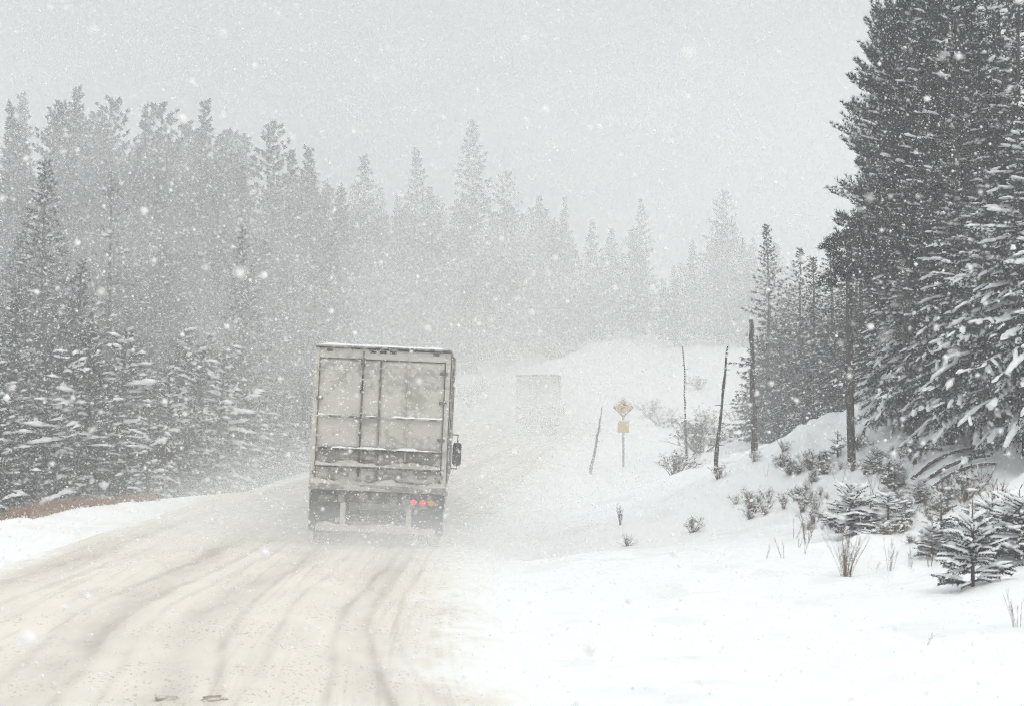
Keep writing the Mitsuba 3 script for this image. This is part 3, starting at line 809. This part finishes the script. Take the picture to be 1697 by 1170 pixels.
# ------------------------------------------------------------------ broken trunks and signs
def snag(px0, py0, px1, py1, d, w0, w1, label, curve=0.0):
    a, b = at(px0, py0, d), at(px1, py1, d)
    a[2] = min(a[2], hz(a[0], d) - .1)
    n = 16
    s = np.linspace(0, 1, n)
    r = np.random.default_rng(int(px0))
    p = a + (b - a) * s[:, None]
    p[:, 0] += curve * np.sin(s * np.pi) + .012 * r.normal(size=n)
    m = MB().tube(p, np.linspace(w0, w1, n) / 2 * (1 + .12 * r.normal(size=n)), 8)
    k = put('broken_trunk', m.ply('m_bark', smooth=50), None, label, 'dead tree')
    c = MB()
    c.add(*blobs([b + np.array([0, 0, .01])], [[1, 0, 0.0]], [[w1 * .7, w1 * .6, .06]], r))
    put('snow_cap', c.ply('m_snow', smooth=True), k)
    for j in range(7):
        u = r.uniform(.25, .95)
        o_ = a + (b - a) * u
        o_[0] += curve * math.sin(u * math.pi)
        g_ = r.uniform(0, 6.28)
        st = MB().tube([o_, o_ + np.array([math.cos(g_), math.sin(g_), r.uniform(-.3, .3)]) * r.uniform(.1, .28)], [.013, .005], 4)
        put('branch_stub', st.ply('m_bark'), k)


snag(1251, 765, 1245, 530, 54, .17, .12, 'thick upright broken trunk, the tallest and darkest, right of the other poles')
snag(1184, 790, 1206, 574, 50, .11, .05, 'leaning pole thin trunk tilted right, rising from dark brush on the bank')
snag(1138, 735, 1132, 574, 72, .085, .04, 'thinnest pale pole trunk, left of the leaning pole, faint in the snow')
snag(976, 760, 998, 674, 76, .15, .03, 'short slanting stake like trunk just left of the yellow sign', curve=.03)


def diamond(cx, cy, cz, half, th, bulge=.10):
    from shapely import Polygon
    sq = Polygon([(half, 0), (0, half), (-half, 0), (0, -half)]).buffer(-half * bulge).buffer(half * bulge)
    m = trimesh.creation.extrude_polygon(sq, th)
    v = np.array(m.vertices)
    return MB().add(np.stack([v[:, 0] + cx, cy - v[:, 2], v[:, 1] + cz], -1), np.array(m.faces)[:, ::-1])


SD = 78.0
c = at(1033, 675, SD)
bz = hz(c[0], SD)
k = thing('warning_sign', 'yellow diamond warning sign above a small square plate, on a post in the snow', 'road sign')
put('post', MB().box(c[0] - .045, c[0] + .045, SD + .004, SD + .09, bz - .4, c[2] + .30).ply('m_post'), k)
pl = put('panel', diamond(c[0], SD, c[2], .43, .012).ply('m_yellow'), k)
put('border', diamond(c[0], SD - .0125, c[2], .40, .002).ply('m_black'), pl)
put('panel_face', diamond(c[0], SD - .015, c[2], .375, .002).ply('m_yellow'), pl)
ar = MB().tube([(c[0] - .10, SD - .019, c[2] - .20), (c[0] - .09, SD - .019, c[2] - .06), (c[0] + .0, SD - .019, c[2] + .0), (c[0] + .05, SD - .019, c[2] + .10)], .028, 6)
ar.add(np.array([[c[0] - .03, SD - .02, c[2] + .10], [c[0] + .13, SD - .02, c[2] + .07], [c[0] + .075, SD - .02, c[2] + .22], [c[0] - .03, SD - .016, c[2] + .10], [c[0] + .13, SD - .016, c[2] + .07], [c[0] + .075, SD - .016, c[2] + .22]]),
       [[0, 1, 2], [3, 5, 4], [0, 3, 4], [0, 4, 1], [1, 4, 5], [1, 5, 2], [2, 5, 3], [2, 3, 0]])
put('curve_arrow', ar.ply('m_black'), pl)
c2 = at(1033, 707, SD)
plate = put('plate', MB().box(c2[0] - .23, c2[0] + .23, SD - .012, SD, c2[2] - .23, c2[2] + .23, .01).ply('m_yellow'), k)
r9 = np.random.default_rng(9)
for hold, nP in ((pl, [[c[0] + u, SD - .02, c[2] + .40 - abs(u) + r9.normal() * .02] for u in np.linspace(-.3, .3, 13)]), (plate, [[c2[0] + u, SD - .005, c2[2] + .235] for u in np.linspace(-.2, .2, 6)])):
    sn = MB()
    sn.add(*blobs(np.array(nP), np.repeat([[1, 0, 0.0]], len(nP), 0), np.stack([r9.uniform(.06, .09, len(nP)), r9.uniform(.02, .03, len(nP)), r9.uniform(.03, .06, len(nP))], 1), r9))
    put('snow_cap', sn.ply('m_snow', smooth=True), hold)

LD = 47.0
c = at(274, 752, LD)
bz = hz(c[0], LD)
k = thing('marker_sign', 'dark back of a small diamond sign on a thin post at the left road edge', 'road sign')
put('post', MB().tube([(c[0] - .015, LD + .03, bz - .3), (c[0] - .015, LD + .03, c[2] + .16)], .018, 8).ply('m_post'), k)
put('panel', diamond(c[0], LD, c[2], .265, .010).ply('m_signback'), k)
put('bracket', MB().box(c[0] + .0, c[0] + .022, LD - .03, LD - .0105, c[2] + .0, c[2] + .20, .003).ply('m_post'), k, 'pale strip on the upper half of the sign')
for u, w, h_ in ((.09, .10, .07), (.05, .15, .05)):
    sc = MB()
    sc.add(*blobs(np.array([[c[0] + u, LD - .01, c[2] + w]]), [[1, 0, -1.0]], [[h_, .03, .02]], r9))
    put('snow_cap', sc.ply('m_snow', smooth=True), k)


# ------------------------------------------------------------------ plants of the bank
def stems(n, h, spread, seed, r=.006, fork=2, bend=.25):
    """an upright bunch of bare stems"""
    g_ = np.random.default_rng(seed)
    m, tips = MB(), []
    for i in range(n):
        a = g_.uniform(0, 6.28)
        t_ = abs(g_.normal()) * spread
        o_ = np.array([math.cos(a), math.sin(a), 0]) * g_.uniform(0, .12) * h
        d = unit(np.array([math.cos(a) * t_, math.sin(a) * t_, 1.0]))
        L = h * g_.uniform(.5, 1.05)
        s = np.linspace(0, 1, 5)[:, None]
        cv = np.array([math.cos(a + 1), math.sin(a + 1), 0]) * bend * L * .4 * g_.normal()
        p = o_ + d * L * s + cv * s ** 2
        p[0, 2] -= .08
        m.tube(p, np.linspace(r * 1.25, r * .45, 5), 4, cap=False)
        for j in range(fork):
            u = g_.uniform(.35, .9)
            b = o_ + d * L * u + cv * u ** 2
            dd = unit(d + g_.normal(size=3) * .35 + np.array([0, 0, .25]))
            e = b + dd * L * g_.uniform(.15, .35)
            m.tube([b, (b + e) / 2 + g_.normal(size=3) * .01, e], [r * .7, r * .55, r * .35], 3, cap=False)
            tips.append(e)
        tips.append(p[-1])
    return m, np.array(tips)


def shrub_proto(name, n, h, spread, seed, leaves=0, snow=0, r=.006, fork=2):
    g_ = np.random.default_rng(seed + 1000)
    m, tips = stems(n, h, spread, seed, r, fork)
    grp = {'type': 'shapegroup', 'stems': m.ply('m_twig')}
    if leaves:
        P = np.repeat(tips, leaves, 0) + g_.normal(size=(len(tips) * leaves, 3)) * .05 * h
        lm = MB()
        lm.add(*needles(P, g_.normal(size=P.shape) + np.array([0, 0, .3]), .06, .022, 3, .8, g_))
        grp['leaves'] = lm.ply('m_needle')
    if snow:
        q = tips[g_.integers(0, len(tips), snow)] * np.array([1, 1, .85])
        w = g_.uniform(.5, 1.4, snow)
        sm = MB()
        sm.add(*blobs(q, np.c_[g_.normal(size=(snow, 2)), np.zeros(snow)], np.stack([.085 * w, .065 * w, .045 * w], 1), g_))
        grp['snow_load'] = sm.ply('m_snow', smooth=True)
    scene['kind_' + name] = grp
    protos[name] = (h, 0)


shrub_proto('willow', 46, 1.0, .30, 1, r=.0048, fork=3)
shrub_proto('weeds', 7, 1.0, .22, 2, r=.0055, fork=3)
shrub_proto('weed_stalk', 2, 1.0, .2, 3, r=.011, fork=3)
for i in range(3):
    shrub_proto(f'brush_{i}', (26, 18, 34)[i], .9, (.55, .8, .65)[i], 11 + i, leaves=(2, 1, 0)[i], snow=(12, 12, 16)[i], r=.009, fork=4)


def plant(kind, px, py, d, hpx, name, label, cat, group=None, wide=1.0, tilt=0):
    """a plant rooted where the photograph shows (px, py), hpx photograph pixels high"""
    p = at(px, py, d)
    # slide along the sight line to where it meets the snow
    for dd in np.arange(14, 60, .25):
        q = at(px, py, dd)
        if q[2] < hz(q[0], dd):
            p, d = q, dd
            break
    h = hpx * d / FPX * (.88 if 'brush' in kind else .9)
    return tree(kind, p[0], d, h, name, label, cat, group, wide=wide, sink=.02, tilt=(0, tilt))


plant('sapling_0', 1612, 975, 0, 160, 'spruce_sapling', 'nearest spruce sapling with a tall bare leader and snow on its lower boughs', 'sapling', wide=.95)
plant('sapling_2', 1690, 930, 0, 130, 'spruce_sapling', 'snowy sapling cut by the right edge, beside the nearest one', 'sapling', wide=1.2)
plant('sapling_1', 1560, 905, 0, 100, 'spruce_sapling', 'dark upright sapling up the slope to the left of the nearest one', 'sapling')
plant('sapling_3', 1472, 885, 0, 75, 'spruce_sapling', 'low sapling with a rounded snowy skirt behind the willow stems', 'sapling', wide=1.6)
plant('sapling_2', 1410, 885, 0, 95, 'spruce_sapling', 'spreading sapling whose foot is right behind the willow stems', 'sapling', wide=1.3)
plant('sapling_1', 1483, 815, 0, 55, 'spruce_sapling', 'small sapling in the middle of the bank, right of the slender pine', 'sapling', wide=1.3)
plant('sapling_3', 1522, 832, 0, 48, 'spruce_sapling', 'tiny sapling on the open snow below the fallen branches', 'sapling', wide=1.3)
plant('sapling_0', 1545, 925, 0, 70, 'spruce_sapling', 'short sapling with a dark tip just left of the nearest one', 'sapling', wide=1.2)
plant('sapling_1', 1388, 762, 0, 50, 'spruce_sapling', 'sapling on the bank immediately left of the slender pine', 'sapling')
plant('sapling_2', 1645, 905, 0, 90, 'spruce_sapling', 'snow smothered sapling behind the nearest one', 'sapling', wide=1.6)
plant('sapling_0', 1448, 785, 0, 60, 'spruce_sapling', 'thin sapling on the bank immediately right of the slender pine', 'sapling', wide=.8)
plant('willow', 1402, 955, 0, 85, 'willow_shrub', 'fan of bare reddish willow stems at the foot of the bank', 'shrub', wide=1.0)
plant('weeds', 1690, 1040, 0, 85, 'willow_shrub', 'bare stems in the snow at the lower right edge', 'shrub', wide=1.0)
plant('weeds', 1475, 945, 0, 70, 'dry_weed', 'few thin dark stalks right of the willow stems', 'weed')
plant('weeds', 1340, 895, 0, 70, 'dry_weed', 'tall bent stalk with a seed head left of the willow stems', 'weed')
plant('weed_stalk', 1270, 925, 0, 30, 'dry_weed', 'single leaning seed stalk alone on the smooth snow', 'weed', tilt=25)
plant('weed_stalk', 1535, 1070, 0, 30, 'dry_weed', 'small tuft poking through the snow in the right foreground', 'weed', tilt=15)
plant('weeds', 1540, 945, 0, 60, 'dry_weed', 'stalks just left of the nearest sapling', 'weed')
plant('brush_0', 1147, 885, 0, 34, 'brush_clump', 'dark tuft of brush on the crest at the left foot of the bank', 'brush')
plant('brush_1', 1190, 796, 0, 32, 'brush_clump', 'brush around the foot of the leaning pole', 'brush', wide=1.4)
plant('brush_2', 1040, 905, 0, 26, 'brush_clump', 'pale grassy tuft at the left end of the crest, below the yellow sign', 'brush')
plant('brush_1', 1028, 870, 0, 40, 'brush_clump', 'faint bent grass below and left of the yellow sign', 'brush', wide=.5)
plant('brush_0', 1418, 868, 0, 60, 'brush_clump', 'broad dark brush on the slope above the willow stems', 'brush', wide=1.5)
plant('brush_1', 1350, 845, 0, 26, 'brush_clump', 'small snow topped brush left of the broad dark one', 'brush', wide=1.6)
plant('brush_2', 1345, 780, 0, 40, 'brush_clump', 'rounded tuft on the skyline of the bank, left of the slender pine', 'brush', wide=1.3)
plant('brush_0', 1600, 830, 0, 60, 'brush_clump', 'tangled brush under the right end of the fallen branches', 'brush', wide=1.5)
plant('brush_2', 1660, 860, 0, 75, 'brush_clump', 'snow mounded brush at the right edge under the spruces', 'brush', wide=1.4)
rng = np.random.default_rng(31)
CL = [(1330, 790), (1305, 775), (1262, 842), (1350, 842), (1395, 872), (1440, 868), (1480, 878), (1482, 800), (1545, 900), (1562, 858), (1640, 880), (1448, 790), (1580, 822), (1690, 885), (1605, 862), (1370, 770), (1520, 850), (1500, 760)]
CW = ['left of the slender pine, upper part of the bank'] * 2 + ['at the left toe of the bank, below the thick broken trunk', 'at the toe of the bank, left of the willow stems', 'right above the willow stems',
     'between the willow stems and the saplings', 'right above the low rounded sapling', 'right of the slender pine, on the open snow', 'left of the nearest sapling', 'around the dark upright sapling', 'behind the nearest sapling', 'at the foot of the slender pine, right side',
     'below the fallen branches', 'at the right edge, below the spruces', 'between the nearest sapling and the fallen branches', 'close left of the slender pine', 'between the dark upright sapling and the slender pine', 'left of the fallen branches, near the top of the bank']
for i in range(150):
    cx, cy = CL[i % len(CL)]
    px, py = cx + rng.normal() * 20, cy + rng.normal() * 11
    w_ = CW[i % len(CL)]
    plant(f'brush_{int(rng.integers(3))}', px, py, 0, rng.uniform(12, 38), 'brush_clump', 'snowy brush clump ' + w_, 'brush', 'brush clumps ' + w_, wide=rng.uniform(.8, 1.5))
for i in range(44):
    px = rng.uniform(1270, 1690)
    py = rng.uniform(780, 945)
    plant('weed_stalk', px, py, 0, rng.uniform(20, 50), 'dry_weed', 'thin dry stalk on the lower part of the roadside bank', 'weed', 'stalks of the bank', tilt=rng.uniform(-15, 15))
for i in range(90):                                           # brush in the far clearing
    x, y = rng.uniform(-8, 32), rng.uniform(60, 152)
    if abs(x - float(xc(y))) < 6 or (y < 75 and x < 5):
        continue
    tree(f'brush_{i % 3}', x, y, rng.uniform(.7, 1.7), 'brush_clump', 'faint snow covered brush in the clearing beyond the road sign', 'brush', 'brush of the far clearing', wide=1.6)

# fallen branches below the snowy spruces
for i, (a, b, c_, w, lab) in enumerate((
        ((1512, 795), (1545, 760), (1620, 742), .05, 'longest arched branch of the fallen pile, with snow along its back'),
        ((1525, 800), (1570, 770), (1640, 755), .045, 'second arched branch of the fallen pile, below the longest'),
        ((1545, 802), (1590, 778), (1650, 768), .04, 'third arched branch, lowest in the fallen pile'),
        ((1500, 750), (1525, 747), (1560, 745), .04, 'straight snowy log lying left of the fallen pile'),
        ((1572, 735), (1580, 718), (1590, 700), .025, 'upright broken twig left at the back of the pile'),
        ((1598, 742), (1590, 722), (1578, 706), .025, 'crossing broken twig at the back of the pile'),
        ((1620, 745), (1605, 728), (1592, 715), .025, 'slanting broken twig right at the back of the pile'))):
    pts = []
    for px, py in (a, b, c_):
        d = 36.0
        for dd in np.arange(20, 60, .25):
            q = at(px, py, dd)
            if q[2] < hz(q[0], dd):
                d = dd
                break
        pts.append((px, py, d))
    d0 = pts[0][2]
    P3 = np.array([at(px, py, d_ - .3) for px, py, d_ in pts])
    P3[0, 2] = hz(P3[0, 0], P3[0, 1]) + .0
    P3[1, 2] += .12
    s = np.linspace(0, 1, 9)[:, None]
    crv = (1 - s) ** 2 * P3[0] + 2 * s * (1 - s) * P3[1] + s ** 2 * P3[2]
    k = put('fallen_branch', MB().tube(crv, np.linspace(w, w * .5, 9), 6).ply('m_bark', smooth=50), None, lab, 'branch')
    sm = MB()
    g_ = np.random.default_rng(i)
    sm.add(*blobs(crv[1:-1] + np.array([0, 0, w * .8]), np.diff(crv, axis=0)[1:], np.stack([np.full(7, .13), np.full(7, w * .9), np.full(7, w * .6)], 1), g_))
    put('snow_cap', sm.ply('m_snow', smooth=True), k)

# brown grass along the left verge
rng = np.random.default_rng(4)
gm = MB()
n = 4200
yy = rng.uniform(35, 45.5, n)
xx = xl(yy) + 0.45 + rng.uniform(-.38, .42, n)
keep = meshkit.fbm(np.stack([xx * .5, yy * .35, xx * 0], -1), 3, 5) > .44
xx, yy = xx[keep], yy[keep]
base_ = np.stack([xx, yy, height(xx, yy) - .03], -1)
gm.add(*needles(base_, np.array([0, 0, 1.0]) + rng.normal(size=base_.shape) * .25, rng.uniform(.10, .26, len(xx)), .018, 2, .25, rng))
put('dry_grass', gm.ply('m_grass'), None, 'strip of reddish brown dry grass along the left road edge', 'grass', kind='stuff')

# clods on the road
for px, py, s, lab in ((355, 1152, .12, 'larger dirty snow clod lying on the road near the bottom edge'), (275, 1152, .10, 'smaller flat dirty snow clod left of the larger one')):
    p = at(px, py, 17.9)
    y_ = 17.9
    m = trimesh.creation.icosphere(subdivisions=3)
    v = np.array(m.vertices)
    v = v * (1 + 1.3 * fb(v[:, 0] * 2.2 + px, v[:, 1] * 2.2, v[:, 2] * 2))[:, None] * np.array([s, s * .8, s * .38])
    v += np.array([p[0], y_, hz(p[0], y_) + .0])
    put('snow_clod', mikit.ply((v, np.array(m.faces)), 'm_clod', smooth=True), None, lab, 'snow clod')

# ------------------------------------------------------------------ falling snow
rng = np.random.default_rng(2024)
N = 300000
fy = rng.uniform(2.4 ** 3, 56 ** 3, N) ** (1 / 3)
fx = (rng.random(N) * 2 - 1) * (0.30 * fy + 1.6)
fz = CAM_Z + rng.uniform(-1, 1, N) * (0.215 * fy + 1.0) + .02 * fy
ok = fz > height(fx, fy, fine=False) + .05
P = np.stack([fx, fy, fz], -1)[ok]
sz = np.exp(rng.normal(size=len(P)) * .38) * .0047
TET = (np.array([[1, 1, 1], [1, -1, -1], [-1, 1, -1], [-1, -1, 1.0]]) * .75, np.array([[0, 1, 2], [0, 3, 1], [0, 2, 3], [1, 3, 2]]))
fl = MB()
for sel, (bv, bf) in ((P[:, 1] > 20, TET), ((P[:, 1] > 10) & (P[:, 1] <= 20), (OCT_V, OCT_F)), (P[:, 1] <= 10, (BLOB_V, BLOB_F))):
    q, z_ = P[sel], sz[sel]
    v = bv[None] * z_[:, None, None] * (1 + .5 * rng.random((len(q), len(bv), 1))) + q[:, None]
    fl.add(v.reshape(-1, 3), (bf[None] + (np.arange(len(q)) * len(bv))[:, None, None]).reshape(-1, 3))
put('falling_snow', mikit.ply(fl.out(), 'm_flake'), None, 'snowflakes falling through the air', 'snow', kind='stuff')

# ------------------------------------------------------------------ snow thrown up by the trucks
def blown(A, B, n, fn, name, label):
    """a box of air with snow blown about in it; at its faces it is as thin as the haze around"""
    A, B = np.array(A, float), np.array(B, float)
    gz, gy, gx = np.meshgrid(*[np.linspace(A[i], B[i], n[i]) for i in (2, 1, 0)], indexing='ij')
    turb = sstep(.28, .72, meshkit.fbm(np.stack([gx * .33, gy * .16, gz * .45], -1), 3, 3)) * 1.7
    dens = fn(gx, gy, np.maximum(gz, 0), turb) + HAZE
    scene[name + '_medium'] = {'type': 'heterogeneous', 'albedo': {'type': 'constvolume', 'value': {'type': 'rgb', 'value': [0.990, 0.988, 0.985]}},
                               'sigma_t': {'type': 'gridvolume', 'grid': mi.VolumeGrid(dens.astype(np.float32)[..., None]), 'to_world': T().translate(A.tolist()).scale((B - A).tolist())},
                               'phase': {'type': 'hg', 'g': 0.1}}
    scene[name] = {'type': 'cube', 'to_world': box_between(A, B), 'bsdf': {'type': 'null'}, 'interior': {'type': 'ref', 'id': name + '_medium'}, 'exterior': {'type': 'ref', 'id': 'air'}}
    labels[name] = {'kind': 'stuff', 'label': label}


def near_spray(x, y, z, turb):
    o = x - xc(y) - 0.6
    near = .42 * np.exp(-(np.maximum(y - 36.5, 0) / 9.0)) * sstep(28.5, 35.5, y) * np.exp(-z / .45) * np.exp(-(np.abs(o) / 3.8) ** 4)
    trail = .025 * sstep(37, 46, y) * np.exp(-(z / 3.4) ** 2) * np.exp(-(o / 6.0) ** 4)
    edge = np.minimum(np.minimum(x + 15, 13 - x) / 2, y - 26)
    squall = .0078 * sstep(44, 74, y)
    return ((near + trail) * turb + squall) * sstep(0, 1, edge) * sstep(0, 1.5, 8.5 - z)


def far_squall(x, y, z, turb):
    o = x - xc(np.minimum(y, 118)) - 0.6
    trail = .025 * sstep(128, 112, y) * np.exp(-(z / 3.4) ** 2) * np.exp(-(o / 6.0) ** 4)
    plume = .02 * sstep(86, 100, y) * sstep(130, 118, y) * np.exp(-(z / 4.2) ** 2) * np.exp(-(o / 5.0) ** 4)
    squall = (.0078 * sstep(44, 74, y) + .005 * sstep(128, 165, y)) * (.4 + .6 * turb / .85) * sstep(36, 28, z)
    edge = np.minimum(np.minimum(x + 80, 70 - x) / 8, (214 - y) / 6)
    return ((trail + plume) * turb + squall) * sstep(0, 1, edge)


blown((-15, 26, -1.2), (13, 66, 8.5), (56, 60, 30), near_spray, 'blowing_snow', 'cloud of snow thrown up from the road behind the nearer truck')
blown((-80, 66.05, -6), (70, 214, 38), (150, 110, 60), far_squall, 'snow_squall', 'thick driving snow over the far road, clearing and forest')
